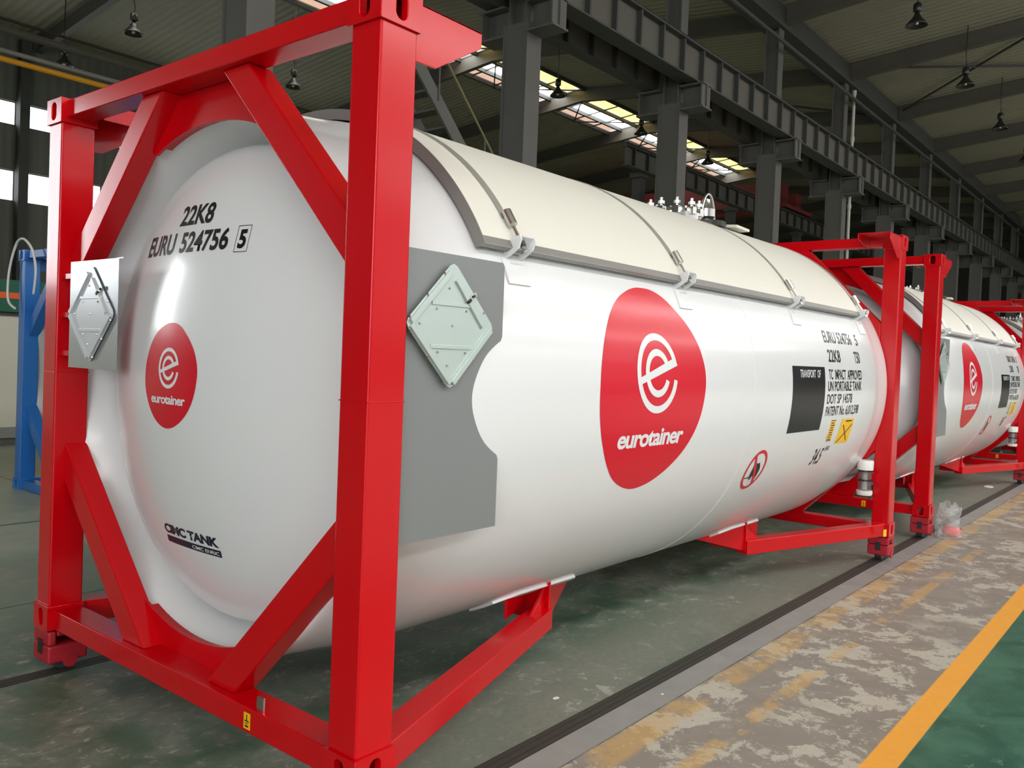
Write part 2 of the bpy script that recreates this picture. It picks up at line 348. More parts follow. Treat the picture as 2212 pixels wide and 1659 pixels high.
ORD = ['first', 'second', 'third', 'fourth', 'fifth', 'sixth', 'seventh', 'eighth', 'ninth', 'tenth', 'eleventh', 'twelfth', 'thirteenth', 'fourteenth', 'fifteenth']
colx = [5.0 + 6.0 * k for k in range(0, 15)]
ZT, ZB = 9.25, 8.47            # girder top and bottom
def make_column(x, y, label, grp):
    t = empty('steel_column', (x, y, 0), label, 'column', grp)
    mb = MB()                          # lower H section
    mb.box((-.22, -.30, 0), (.22, -.26, ZB - .45)); mb.box((-.22, .26, 0), (.22, .30, ZB - .45)); mb.box((-.03, -.26, 0), (.03, .26, ZB - .45))
    mb.box((-.20, -.26, 0), (-.16, .26, ZB - .45)); mb.build('lower_shaft', CONC, t)
    mb = MB(); mb.box((-.17, -.22, ZB - .45), (.17, -.18, ZE)); mb.box((-.17, .18, ZB - .45), (.17, .22, ZE)); mb.box((-.02, -.18, ZB - .45), (.02, .18, ZE)); mb.build('upper_shaft', CONC, t)
    for sgn in (-1, 1):
        mb = MB(); y0, y1 = sorted((sgn * .28, sgn * .92))
        mb.box((-.24, y0, ZB - .10), (.24, y1, ZB - .06)); mb.box((-.24, y0, ZB - .66), (.24, y1, ZB - .62)); mb.box((-.03, y0, ZB - .62), (.03, y1, ZB - .10))
        mb.box((-.22, min(sgn * .84, sgn * .88), ZB - .62), (.22, max(sgn * .84, sgn * .88), ZB - .10)); mb.build('corbel', CONC, t)
    MB().box((-.3, -.36, 0), (.3, .36, .05)).build('base_plate', CONC, t)
    return t
for k, x in enumerate(colx):
    make_column(x, YA, 'grey steel column with crane corbels, %s of the row behind the tanks from the left' % ORD[k], 'columns of the near crane row')
def make_girder(y, x0, x1, side, ztop, zbot, label, m1=CONC):
    """crane runway girder with web stiffeners; side = -1 shows its stiffened web towards the camera"""
    t = empty('crane_girder', (0, y, 0), label, 'crane girder')
    mb = MB(); mb.box((x0, -.015, zbot), (x1, .015, ztop)); mb.build('web', RAFT, t)
    mb = MB(); mb.box((x0, -.17, ztop), (x1, .17, ztop + .04)); mb.box((x0, -.15, zbot - .04), (x1, .15, zbot)); mb.build('flange', CONC2, t)
    x = x0 + .5
    while x < min(x1, x0 + 74):
        MB().box((x - .03, -.14 if side < 0 else .015, zbot), (x + .03, -.015 if side < 0 else .14, ztop)).build('stiffener', CONC2, t); x += 0.98
    MB().box((x0, -.05, ztop + .04), (x1, .05, ztop + .16)).build('crane_rail', DARKSTEEL, t)
    return t
make_girder(YA - .62, -4, 92, -1, ZT, ZB, 'long grey crane girder with ladder of stiffeners above the tank row')
tag(MB().box((-4, YA - .60, ZB + .002), (29.24, YA - .26, ZB + .02)).box((29.42, YA - .60, ZB + .002), (92, YA - .26, ZB + .02)).box((29.24, YA - .60, ZB + .002), (29.42, YA - .46, ZB + .02)).build('crane_walkway_plate', CONC2), 'dark walkway plate lying behind the near crane girder', 'walkway')
make_girder(YA + .62, -4, 92, -1, ZT - .1, ZB - .0, 'plain dark crane girder on the far side of the near column row')
make_girder(14.6, 24.5, 70, -1, 9.4, 8.75, 'distant crane girder with stiffeners, seen between the second and fourth columns')
for k, x in enumerate((26, 34, 42, 50, 58)):
    c = empty('slim_column', (x, 14.9, 0), 'slim dark steel column carrying the distant crane girder, %s from the left' % ORD[k], 'column', 'slim columns under the distant girder')
    MB().box((-.18, -.18, 0), (.18, .18, 8.7)).build('shaft', CONC2, c); MB().box((-.25, -.25, 8.55), (.25, .25, 8.71)).build('cap_plate', CONC2, c)
t = empty('crane_bridge', (40, 0, 0), 'dull red overhead crane bridge beyond the second column', 'crane')
MB().box((-.6, 14.9, 9.75), (.6, 30.8, 10.95)).build('bridge_beam', RUSTRED, t); MB().box((1.6, 14.9, 9.75), (2.4, 30.8, 10.7)).build('bridge_beam', RUSTRED, t)
MB().box((-.9, 14.4, 9.57), (2.7, 15.1, 9.75)).build('end_carriage', RUSTRED, t)
t = empty('gutter_beam', (0, YA, 0), 'long dark gutter beam running along the column tops', 'beam')
MB().box((-4, -.35, ZE - .12), (94, .35, ZE + .5)).build('gutter', CONC2, t); MB().tube([(-4, -.55, ZE - .75), (94, -.55, ZE - .75)], .06, 8).build('tie_pipe', CONC2, t)
# rafters, one I-beam each
def rafter(x, ya, yb, f, label, grp, d=0.55):
    t = empty('roof_rafter', (x, 0, 0), label, 'rafter', grp)
    za, zb = f(ya), f(yb); m = RAFT
    mb = MB(); mb.prism([(-.01, ya, za), (-.01, yb, zb), (-.01, yb, zb - d), (-.01, ya, za - d)], (.02, 0, 0)); mb.build('web', m, t)
    mb = MB(); mb.prism([(-.11, ya, za - d), (-.11, yb, zb - d), (-.11, yb, zb - d - .03), (-.11, ya, za - d - .03)], (.22, 0, 0)); mb.build('lower_flange', m, t)
    return t
for k, x in enumerate(colx):
    if k > 12: break
    rafter(x, YA + .3, RIDGE2, lambda y: f2(y) - .02, 'grey roof rafter rising to the skylight, %s from the left' % ORD[k], 'rafters of the far bay')
    rafter(x, RIDGE2, YW, lambda y: f2(y) - .02, 'grey roof rafter falling to the window wall, %s from the left' % ORD[k], 'rafters at the window wall')
    rafter(x, RIDGE1, YA - .3, lambda y: f1(y) - .02, 'grey roof rafter above the near bay, %s from the left' % ORD[k], 'rafters of the near bay')
rafter(-1.0, RIDGE2, YW, lambda y: f2(y) - .02, 'grey roof rafter at the top left corner', 'rafters at the window wall')
for k in range(14):
    x = 10.5 + 6.1 * (k - 2)
    tag(MB().box((x - .16, YW - .35, 0), (x + .16, YW, ZE + .2)).build('wall_column', CONC2), 'dark steel wall post between the windows of the left wall, %s from the left' % ORD[k], 'column', 'posts of the window wall')
# diagonal roof bracing on the right
t = empty('roof_bracing', (0, 0, 0), 'thin crossed roof bracing rods on the right, above the farther near-bay rafters', 'bracing')
for (a, b) in (((29, YA - .5), (35, 1.5)), ((35, YA - .5), (29, 1.5)), ((29, 1.5), (35, -5.5)), ((35, 1.5), (29, -5.5))):
    MB().tube([(a[0], a[1], f1(a[1]) - .2), (b[0], b[1], f1(b[1]) - .2)], .045, 6).build('brace_rod', CONC2, t)
for (a, b, lab) in (((26, 9.5), (32, 16), 'thin crossed bracing rods under the far-bay roof'),):
    t = empty('roof_bracing', (0, 0, 0), lab, 'bracing')
    MB().tube([(29, 9.5, f2(9.5) - .2), (35, 17, f2(17) - .2)], .05, 6).build('brace_rod', CONC2, t); MB().tube([(35, 9.5, f2(9.5) - .2), (29, 17, f2(17) - .2)], .05, 6).build('brace_rod', CONC2, t)

# hanging lamps
def make_lamp(loc, label, zroof):
    t = empty('pendant_lamp', loc, label, 'lamp', 'high-bay lamps')
    loc = (loc[0], loc[1], loc[2] - .33); t.location = loc; t.scale = (1.4, 1.4, 1.4); top = (zroof - loc[2]) / 1.4
    MB().tube([(0, 0, .42), (.02, 0, .55), (-.01, .01, .7), (0, 0, top)], .012, 6).build('cord', DARKSTEEL, t)
    MB().lathe([(0, .26), (.06, .26), (.075, .29), (.075, .40), (.05, .43), (0, .44)], (0, 0, 0), 16).build('ballast', DARKSTEEL, t, smooth=True)
    MB().lathe([(0, .27), (.035, .26), (.045, .22), (.10, .13), (.19, .03), (.20, 0), (.185, .005), (.09, .12), (.03, .2), (0, .2)], (0, 0, 0), 24).build('reflector', DARKSTEEL, t, smooth=True)
    MB().lathe([(0, .01), (.035, .03), (.045, .08), (.025, .16), (0, .17)], (0, 0, 0), 12).build('bulb', STEEL, t, smooth=True)
    return t
for k in range(7):
    make_lamp((22.44 + 5.93 * k, 4.33, 11.2), 'dark bell lamp hanging at upper right, %s of its row counting away from the camera' % ORD[k], f1(4.33))
for k, (x, y) in enumerate(((22.31, 16.11), (28.14, 16.19), (34.1, 16.2))):
    make_lamp((x, y, 11.2), 'dark bell lamp hanging in front of the yellow skylight, %s from the left' % ORD[k], f2(y))
make_lamp((10.0, 21.95, 10.67), 'dark bell lamp hanging at upper left before the rafter', f2(22))
make_lamp((15.5, 22.05, 10.67), 'dark bell lamp hanging below the red top rail', f2(22))
make_lamp((10.0, 26.4, 10.6), 'small dark bell lamp hanging nearest the window wall', f2(26.4))

# pipes and cables on the left
for (z, r, m, lab, nm, cat) in ((6.93, .055, YPIPE, 'yellow pipe running along under the roof at left', 'yellow_pipe', 'pipe'), (7.09, .045, GPIPE, 'pale grey pipe directly above the yellow pipe', 'grey_pipe', 'pipe'),
                      (7.49, .075, RAFT, 'thick dull grey pipe above the two thin pipes at left', 'grey_pipe', 'pipe'), (7.69, .03, DARKSTEEL, 'thin dark cable highest of the lines at left', 'power_cable', 'cable')):
    tag(MB().tube([(-12, 16, z), (26, 16, z)], r, 10).build(nm, m, smooth=True, auto=0.8), lab, cat)
t = empty('drain_pipe', (29.33, YA - .37, 0), 'pale plastic downpipe fixed to the fifth column of the near row', 'pipe')
MB().tube([(0, 0, .0), (0, 0, 6.5), (.0, 0, 11.6)], .055, 12).build('pipe_run', WPIPE, t, smooth=True, auto=.8)
for z in (3.0, 5.2, 7.4, 9.8, 11.45): MB().tube([(0, 0, z), (0, 0, z + .16)], .075, 12).build('pipe_socket', WPIPE, t, smooth=True, auto=.8)

# stair leading up to the crane girder
t = empty('steel_stair', (0, 8.6, 0), 'dark steel stair with open treads climbing behind the red post', 'stair')
ax, az, bx, bz = 7.6, 7.35, 12.6, 2.2
for yy in (0, .75): MB().bar((ax, yy, az), (bx, yy, bz), .05, .24).build('stringer', CONC, t)
for k in range(20):
    fr = (k + .5) / 20; x = ax + (bx - ax) * fr; z = az + (bz - az) * fr
    MB().box((x - .13, 0.0, z - .02), (x + .13, .75, z + .02)).build('tread', CONC, t)
for yy in (-.04,): MB().tube([(ax, yy, az + .9), (bx, yy, bz + .9)], .02, 6).build('handrail', mat('brass_coloured_rail', rgb(120, 112, 70), .5), t)
for k in range(5):
    fr = k / 4; x = ax + (bx - ax) * fr; z = az + (bz - az) * fr; MB().tube([(x, -.04, z), (x, -.04, z + .9)], .015, 6).build('handrail_post', CONC, t)
for yy in (0.1, .65): MB().box((bx - .1, yy - .05, 0), (bx + .05, yy + .05, bz)).build('support_leg', CONC, t)

# booth and green beam at the far left
t = empty('booth_partition', (-6, 12.0, 0), 'cream sheet partition standing on the floor at far left', 'partition')
MB().box((0, 0, .28), (16, .08, 2.0)).build('sheet', BOOTH, t); MB().box((0, -.06, .12), (16, .1, .28)).build('bottom_rail', GPIPE, t); MB().box((0, -.02, 0), (16, .1, .12)).build('kerb', CONC, t)
MB().box((0, -.05, 1.97), (16, .12, 2.02)).build('top_rail', CONC2, t)
t = empty('green_beam', (-6, 12.0, 0), 'green beam with an orange stripe lying on top of the cream partition', 'beam')
MB().box((0, -.1, 2.02), (16, .2, 2.5)).build('beam_body', GREENP, t); MB().box((0, -.112, 2.22), (16, -.1, 2.31)).build('stripe', ORANGE, t)

# rails sunk in the floor
for (yc, lab) in ((0.106, 'dark steel track sunk in the floor under the right-hand dollies'), (2.33, 'dark steel track sunk in the floor under the left-hand dollies')):
    t = empty('floor_track', (0, yc, 0), lab, 'track')
    for (a, b, z) in ((-.044, -.022, .002), (-.014, .014, .003), (.022, .044, .002)): MB().box((-8, a, -.02), (60, b, z)).build('track_bar', TRACKM, t)
    MB().box((-8, -.05, -.02), (60, .05, .001)).build('track_bed', RUBBER, t)

# ------------------------------------------------------------------ surface mapping for decals
PROF = [(0, .06), (.2, .067), (.4, .088), (.6, .125), (.75, .162), (.85, .197), (.93, .237), (.99, .28), (1.03, .325), (1.045, .36), (1.05, .375), (1.065, .382), (1.09, .386), (1.12, .40), (1.15, .435), (1.175, .50), (1.19, .57), (1.2, .69)]
def catmull(P, n=8):
    out = []
    for i in range(len(P) - 1):
        p0 = P[i - 1] if i else (2 * P[0][0] - P[1][0], 2 * P[0][1] - P[1][1]); p1, p2 = P[i], P[i + 1]; p3 = P[i + 2] if i + 2 < len(P) else (2 * P[-1][0] - P[-2][0], 2 * P[-1][1] - P[-2][1])
        for k in range(n):
            t = k / n; out.append(tuple(0.5 * ((2 * p1[j]) + (-p0[j] + p2[j]) * t + (2 * p0[j] - 5 * p1[j] + 4 * p2[j] - p3[j]) * t * t + (-p0[j] + 3 * p1[j] - 3 * p2[j] + p3[j]) * t ** 3) for j in (0, 1)))
    return out + [P[-1]]
DOME = [(0.0, .0602), (.05, .0607)] + [(r, .06 + (2.9 - math.sqrt(2.9 * 2.9 - r * r))) for r in (.1, .2, .3, .4, .5, .6, .7)]
DOMEP = catmull([(0, .06), (.1, .0618), (.2, .067), (.3, .076), (.4, .088), (.5, .1045), (.6, .1255), (.7, .151), (.78, .1755), (.85, .201), (.90, .2235), (.94, .245), (.98, .272), (1.008, .302), (1.024, .335), (1.032, .375), (1.036, .400)], 4)
BANDP = catmull([(1.036, .400), (1.042, .394), (1.055, .355), (1.074, .290), (1.092, .230), (1.107, .188), (1.119, .167), (1.13, .160), (1.144, .170), (1.153, .205), (1.16, .30), (1.168, .42), (1.178, .53), (1.190, .61), (1.2, .70)], 4)
def dome_x(r):
    for (a, b) in zip(DOMEP, DOMEP[1:]):
        if a[0] <= r <= b[0]: return a[1] + (b[1] - a[1]) * (r - a[0]) / (b[0] - a[0])
    return .40
def on_side(e):
    def f(u, v): a = v / R0; return (u, YC - (R0 + e) * math.cos(a), ZC + (R0 + e) * math.sin(a))
    return f
def on_dome(e):
    def f(u, v): return (dome_x(math.hypot(-u - YC, v - ZC)) - e, -u, v)      # u = -y so that writing runs the right way
    return f
def conform(bm, name, m, parent, f, step=0.05):
    for ax in (0, 1):
        lo = min(v.co[ax] for v in bm.verts); hi = max(v.co[ax] for v in bm.verts); c = math.floor(lo / step) * step + step
        while c < hi:
            no = Vector((1, 0, 0)) if ax == 0 else Vector((0, 1, 0)); co = no * c
            bmesh.ops.bisect_plane(bm, geom=bm.verts[:] + bm.edges[:] + bm.faces[:], plane_co=co, plane_no=no, dist=1e-6); c += step
    for v in bm.verts: v.co = f(v.co.x, v.co.y)
    me = bpy.data.meshes.new(name); bm.to_mesh(me); bm.free(); me.materials.append(m)
    for p in me.polygons: p.use_smooth = True
    o = bpy.data.objects.new(name, me); COL.objects.link(o); o.parent = parent; return o
def poly_bm(polys):
    bm = bmesh.new()
    for P in polys: bm.faces.new([bm.verts.new((p[0], p[1], 0)) for p in P])
    bmesh.ops.triangulate(bm, faces=bm.faces[:]); return bm
def text_bm(txt, u0, u1, v0, v1, bold=0.0, track=1.0):
    """writing fitted to the box: v0 baseline, v1 height of the capitals"""
    cu = bpy.data.curves.new('t', 'FONT'); cu.body = txt; cu.size = 1.0; cu.offset = bold; cu.space_character = track; cu.resolution_u = 6
    ob = bpy.data.objects.new('t', cu); COL.objects.link(ob); bpy.context.view_layer.update()
    me = bpy.data.meshes.new_from_object(ob); bm = bmesh.new(); bm.from_mesh(me); bpy.data.objects.remove(ob); bpy.data.curves.remove(cu); bpy.data.meshes.remove(me)
    x0 = min(v.co.x for v in bm.verts); x1 = max(v.co.x for v in bm.verts); cap = 0.729 + bold
    for v in bm.verts: v.co = Vector((u0 + (v.co.x - x0) / (x1 - x0) * (u1 - u0), v0 + (v.co.y + bold) / (cap + bold) * (v1 - v0), 0))
    return bm
def smooth_loop(P, n=6):
    out = []; N = len(P)
    for i in range(N):
        p0, p1, p2, p3 = P[i - 1], P[i], P[(i + 1) % N], P[(i + 2) % N]
        for k in range(n):
            t = k / n; out.append(tuple(0.5 * ((2 * p1[j]) + (-p0[j] + p2[j]) * t + (2 * p0[j] - 5 * p1[j] + 4 * p2[j] - p3[j]) * t * t + (-p0[j] + 3 * p1[j] - 3 * p2[j] + p3[j]) * t ** 3) for j in (0, 1)))
    return out
BLOB = [(1.825, .538), (1.942, .536), (2.04, .505), (2.121, .452), (2.2, .390), (2.263, .325), (2.311, .261), (2.345, .19), (2.365, .119), (2.368, .047), (2.353, -.038), (2.323, -.135), (2.275, -.223), (2.204, -.307), (2.116, -.376), (2.03, -.425), (1.929, -.463), (1.813, -.478), (1.699, -.457), (1.583, -.403), (1.497, -.328), (1.435, -.250), (1.385, -.161), (1.357, -.069), (1.352, .032), (1.365, .135), (1.398, .231), (1.448, .320), (1.515, .40), (1.6, .464), (1.695, .507), (1.755, .526)]
def arc(c, ro, ri, a0, a1, n=48):
    P = [(c[0] + ro * math.cos(math.radians(a0 + (a1 - a0) * k / n)), c[1] + ro * math.sin(math.radians(a0 + (a1 - a0) * k / n))) for k in range(n + 1)]
    Q = [(c[0] + ri * math.cos(math.radians(a0 + (a1 - a0) * k / n)), c[1] + ri * math.sin(math.radians(a0 + (a1 - a0) * k / n))) for k in range(n + 1)]
    return [[P[k], P[k + 1], Q[k + 1], Q[k]] for k in range(n)]
def e_polys(c, s):
    """double-line letter e: two open rings and a slanting bar"""
    P = arc((0, 0), .196, .161, 14, 349, 60) + arc((0, 0), .118, .084, 30, 339, 44)
    P += [[(-.176, -.060), (.197, .040), (.157, .062 + .012), (-.176, -.026)]] + [[(.157, .074), (.197, .040), (.191, .048), (.188, .056), (.150, .085)]]
    return [[(c[0] + x * s, c[1] + y * s) for x, y in p] for p in P]
def emblem(par, fmap, centre, s, text_box, stepv):
    bl = [(centre[0] + (x - 1.858) * s, centre[1] + (y - .03) * s) for x, y in smooth_loop(BLOB, 4)]
    conform(poly_bm([bl]), 'emblem_disc', DECRED, par, fmap(.0012), stepv)
    conform(poly_bm(e_polys((centre[0] + .002 * s, centre[1] + .076 * s), s)), 'emblem_letter', DECWHITE, par, fmap(.0024), stepv)
    u0, u1, v0, v1 = text_box
    conform(text_bm('eurotainer', u0, u1, v0, v1, bold=.028, track=.92), 'emblem_wordmark', DECWHITE, par, fmap(.0024), stepv)

# ------------------------------------------------------------------ tank container
def shell_profile():
    f = list(DOMEP) + BANDP[1:]
    out = [(r, x) for r, x in f]; out += [(R0, x) for x in (1.5, 2.5, 3.05, 4.0, 5.0)]
    return out + [(r, L - x) for r, x in reversed(f)]
def placard_holder(par, f, m, hd=.232):
    """diamond-shaped flip frame; f(a, b, n) maps in-plane a (right), b (up) and outward n to the container"""
    def P(a, b, n): return f(a, b, n)
    def rim(a0, b0, a1, b1, w, n0, n1, nm, mm):
        d = Vector((a1 - a0, b1 - b0)); d.normalize(); s = Vector((-d.y, d.x)) * w / 2
        mb = MB(); mb.hexa([P(a0 - s.x, b0 - s.y, n0), P(a1 - s.x, b1 - s.y, n0), P(a1 + s.x, b1 + s.y, n0), P(a0 + s.x, b0 + s.y, n0), P(a0 - s.x, b0 - s.y, n1), P(a1 - s.x, b1 - s.y, n1), P(a1 + s.x, b1 + s.y, n1), P(a0 + s.x, b0 + s.y, n1)])
        return mb.build(nm, mm, par, bevel=.0015)
    c = .022; q = []
    for (sx, sy) in ((1, 0), (0, 1), (-1, 0), (0, -1)):
        for t in (-1, 0, 1):
            k = hd - c * (1 if t else .62); px = sx * k + (-sy) * t * c * .62 * -1; py = sy * k + sx * t * c * .62
            if sx: px, py = sx * k, t * c * .85 * sx
            else: px, py = -t * c * .85 * sy, sy * k
            q.append((px, py))
    mb = MB(); mb.prism([P(a, b, .004) for a, b in q], tuple(P(0, 0, .007)[i] - P(0, 0, .004)[i] for i in range(3))); mb.build('placard_plate', m, par, bevel=.001)
    k = hd - .030
    for (a0, b0, a1, b1) in ((-k, .004, -.02, k - .016), (-k, -.006, -.006, -k), (.006, -k, k, -.006)):
        rim(a0, b0, a1, b1, .020, .007, .018, 'placard_rim', m)
    rim(.012, k - .040, k - .045, .004, .014, .007, .016, 'placard_rim', m)
    for b in (.075, -.075): rim(-.105, b, .105, b, .014, .007, .012, 'placard_crossbar', m)
    for (a, b) in ((-.205, .02), (-.125, .10), (-.045, .18), (-.2, -.03), (-.115, -.115), (-.03, -.2), (.03, -.2), (.115, -.115), (.195, -.03), (.165, .055), (0, 0), (-.16, 0), (.15, 0), (-.02, .13), (-.02, -.14), (-.08, .055), (.07, .055), (-.07, -.095), (.07, -.095)):
        p0, p1 = Vector(P(a, b, .006)), Vector(P(a, b, .0125)); MB().tube([p0, p1], [.0055, .003], 8).build('rivet', STEEL, par)
    rim(.078, .098, .118, .120, .018, .007, .013, 'latch', STEEL); rim(.070, .088, .084, .098, .012, .007, .020, 'latch_pin', DARKSTEEL); rim(.095, .108, .108, .114, .008, .013, .017, 'latch_pin', DARKSTEEL)

def make_container(frame_m, tank_m, detail=True):
    root = empty('tank_container', (0, 0, H))
    shell = MB(); shell.revolve(shell_profile(), 224, lambda r, h, a: (h, YC - r * math.cos(a), ZC + r * math.sin(a)))
    shell = shell.build('tank_shell', tank_m, root, smooth=True)
    # weld seams round the barrel
    mb = MB(); mb.tube([(3.02, YC - (R0 + .0) * math.cos(a), ZC + R0 * math.sin(a)) for a in [2 * math.pi * k / 160 for k in range(160)]], .0025, 6, closed=True); mb.build('weld_seam', tank_m, shell, smooth=True)
    if detail:
        emblem(shell, on_side, (1.858, .03), 1.0, (1.54, 2.165, -.252, -.155), .05)
        emblem(shell, on_dome, (-1.325, 1.290), .437, (-1.475, -1.184, 1.172, 1.214), .05)
        S, K = on_side, .0014
        for (nm, txt, a, b, c, d, bo) in (('serial_number', 'EURU 524756', 4.285, 4.90, .350, .446, .020), ('check_digit', '5', 4.99, 5.05, .350, .446, .020), ('size_code', '22K8', 4.30, 4.56, .208, .305, .02), ('tank_code', 'T50', 4.88, 5.01, .208, .305, .02),
                                      ('approval_line', 'TC  IMPACT  APPROVED', 4.28, 5.02, .083, .160, .016), ('portable_tank_line', 'UN PORTABLE TANK', 4.26, 5.01, -.000, .075, .016),
                                      ('permit_line', 'DOT SP 14578', 4.255, 4.80, -.090, -.018, .016), ('patent_line', 'PATENT No. 6,012,598', 4.255, 4.98, -.178, -.105, .016),
                                      ('pressure_marking', '34.5', 4.29, 4.47, -.56, -.42, .012), ('pressure_unit', 'BAR', 4.49, 4.57, -.455, -.415, .004)):
            conform(text_bm(txt, a, b, c, d, bold=bo), nm, BLACK, shell, S(K), .05)
        conform(poly_bm([[(3.6, -.275), (4.2, -.275), (4.2, .17), (3.6, .17)]]), 'black_notice', BLACK, shell, S(.0012), .05)
        conform(text_bm('TRANSPORT  OF', 3.73, 4.11, .095, .150, bold=.012), 'notice_heading', DECWHITE, shell, S(.0024), .05)
        conform(poly_bm([[(4.42, -.375), (4.52, -.375), (4.52, -.213), (4.42, -.213)]]), 'small_yellow_sticker', YELLOW, shell, S(.0012), .04)
        q = [[(4.42, y0), (4.52, y0), (4.52, y0 + .006), (4.42, y0 + .006)] for y0 in (-.375, -.219)] + [[(4.432 + .0 * i, -.365 + .018 * i), (4.508 - (.02 if i % 2 else 0), -.365 + .018 * i), (4.508 - (.02 if i % 2 else 0), -.358 + .018 * i), (4.432, -.358 + .018 * i)] for i in range(8)]
        conform(poly_bm(q), 'sticker_print', NAVY, shell, S(.0024), .05)
        conform(poly_bm([[(4.645, -.41), (4.93, -.41), (4.93, -.214), (4.645, -.214)]]), 'large_yellow_sticker', YELLOW, shell, S(.0012), .04)
        conform(poly_bm([[(4.66, -.395), (4.668, -.402), (4.915, -.262), (4.908, -.255)], [(4.70, -.262), (4.708, -.255), (4.875, -.385), (4.867, -.392)], [(4.74, -.236), (4.88, -.236), (4.88, -.226), (4.74, -.226)]]), 'sticker_print', BLACK, shell, S(.0024), .05)
        c = (3.30, -.51)
        conform(poly_bm(arc(c, .142, .120, 0, 360, 48)), 'prohibition_ring', DECRED, shell, S(.0022), .05)
        conform(poly_bm([[(c[0] - .060, c[1] + .112), (c[0] - .082, c[1] + .098), (c[0] + .060, c[1] - .112), (c[0] + .082, c[1] - .098)]]), 'prohibition_bar', DECRED, shell, S(.0026), .05)
        ic = [[(-.035, -.045), (.075, -.045), (.075, .0), (.05, .0), (.035, .05), (-.02, .05), (-.035, .0)], [(-.105, -.055), (-.04, -.055), (-.04, -.047), (-.105, -.047)], [(-.045, -.055), (-.038, -.055), (-.038, .065), (-.045, .065)]]
        ic += [[(q_ + .016 * math.cos(k * .785), -.055 + .016 * math.sin(k * .785)) for k in range(8)] for q_ in (-.015, .055)]
        conform(poly_bm([[(c[0] + x, c[1] + y) for x, y in p] for p in ic]), 'forklift_pictogram', BLACK, shell, S(.0016), .05)
        D = on_dome
        conform(text_bm('22K8', -1.428, -1.160, 1.932, 2.026, bold=.03), 'size_code', BLACK, shell, D(.0014), .05)
        conform(text_bm('EURU', -1.712, -1.424, 1.810, 1.908, bold=.03), 'serial_letters', BLACK, shell, D(.0014), .05)
        conform(text_bm('524756', -1.372, -1.014, 1.812, 1.906, bold=.03), 'serial_digits', BLACK, shell, D(.0014), .05)
        conform(text_bm('5', -.952, -.906, 1.812, 1.894, bold=.04), 'check_digit', BLACK, shell, D(.0014), .05)
        a, b, c1, d = -.968, -.890, 1.797, 1.906; k = .0025
        conform(poly_bm([[(a, c1), (b, c1), (b, c1 + k), (a, c1 + k)], [(a, d - k), (b, d - k), (b, d), (a, d)], [(a, c1 + k), (a + k, c1 + k), (a + k, d - k), (a, d - k)], [(b - k, c1 + k), (b, c1 + k), (b, d - k), (b - k, d - k)]]), 'digit_frame', BLACK, shell, D(.0014), .05)
        conform(text_bm('CIMC TANK', -1.475, -1.040, .601, .645, bold=.05, track=.95), 'maker_name', NAVY, shell, D(.0014), .05)
        conform(poly_bm([[(-1.466, .560), (-1.035, .560), (-1.035, .590), (-1.466, .590)]]), 'maker_bar', NAVY, shell, D(.0012), .05)
        conform(text_bm('CIMC ENRIC', -1.243, -1.046, .567, .583, bold=.01, track=.95), 'maker_subtitle', DECWHITE, shell, D(.0024), .05)
    for rear in (False, True):
        X = (lambda p: (L - p[0], p[1], p[2])) if rear else (lambda p: p)
        def B(): return MB(X)
        for left in (False, True):
            Yf = (lambda y: WD - y) if left else (lambda y: y)
            def BB(): return MB(lambda p: X((p[0], Yf(p[1]), p[2])))
            BB().box((.010, .010, .112), (.170, .152, T - .112)).build('corner_post', frame_m, root, bevel=.010)
            BB().box((.009, .009, 1.262), (.171, .153, 1.266)).build('post_weld', frame_m, root, bevel=.001)
            for (z0, z1) in ((0, .118), (T - .118, T)):
                mb = BB(); zc = (z0 + z1) / 2; n = 24
                mb.box((.0, .0, z0), (.178, .012, z0 + .012)) if False else None
                # end face and side face with a rounded slot, plus the remaining plain faces
                def slot(k): a = 2 * math.pi * k / n; c_, s_ = math.cos(a), math.sin(a); return (.0255 * c_, .0145 * s_ + (.025 if s_ > 0 else -.025 if s_ < 0 else 0) * 1.0)
                def face(fmap, w, h):
                    rim, hole, deep = [], [], []
                    for k in range(n):
                        a = 2 * math.pi * (k + .5) / n; c_, s_ = math.cos(a), math.sin(a); m_ = max(abs(c_), abs(s_))
                        rim.append(mb._v(fmap(w / 2 + (w / 2) * c_ / m_, (h / 2) * (1 + s_ / m_), 0)))
                        sx, sz = .024 * c_, .024 * s_ + (.018 if s_ > 0 else -.018)
                        hole.append(mb._v(fmap(w / 2 + sx, h / 2 + sz, 0))); deep.append(mb._v(fmap(w / 2 + sx, h / 2 + sz, .03)))
                    for k in range(n):
                        k2 = (k + 1) % n; mb.bm.faces.new((rim[k], rim[k2], hole[k2], hole[k])); mb.bm.faces.new((hole[k], hole[k2], deep[k2], deep[k]))
                    # corners of the rectangle
                    for (i, cw, ch) in ((n // 8 * 1 - 1, 1, 1), (3 * n // 8 - 1, 0, 1), (5 * n // 8 - 1, 0, 0), (7 * n // 8 - 1, 1, 0)):
                        cv = mb._v(fmap(w * cw, h * ch, 0)); mb.bm.faces.new((rim[i], cv, rim[i + 1]))
                face(lambda a_, b_, d_: (d_, a_, z0 + b_), .162, z1 - z0)
                face(lambda a_, b_, d_: (a_, d_, z0 + b_), .178, z1 - z0)
                def quad(*pp): mb.bm.faces.new([mb._v(q) for q in pp])
                quad((0, 0, z0), (.178, 0, z0), (.178, .162, z0), (0, .162, z0)); quad((0, 0, z1), (.178, 0, z1), (.178, .162, z1), (0, .162, z1))
                quad((.178, 0, z0), (.178, .162, z0), (.178, .162, z1), (.178, 0, z1)); quad((0, .162, z0), (.178, .162, z0), (.178, .162, z1), (0, .162, z1))
                bmesh.ops.remove_doubles(mb.bm, verts=mb.bm.verts[:], dist=1e-5)
                mb.build('corner_casting', frame_m, root, bevel=.004)
            mb = BB(); c0 = .065
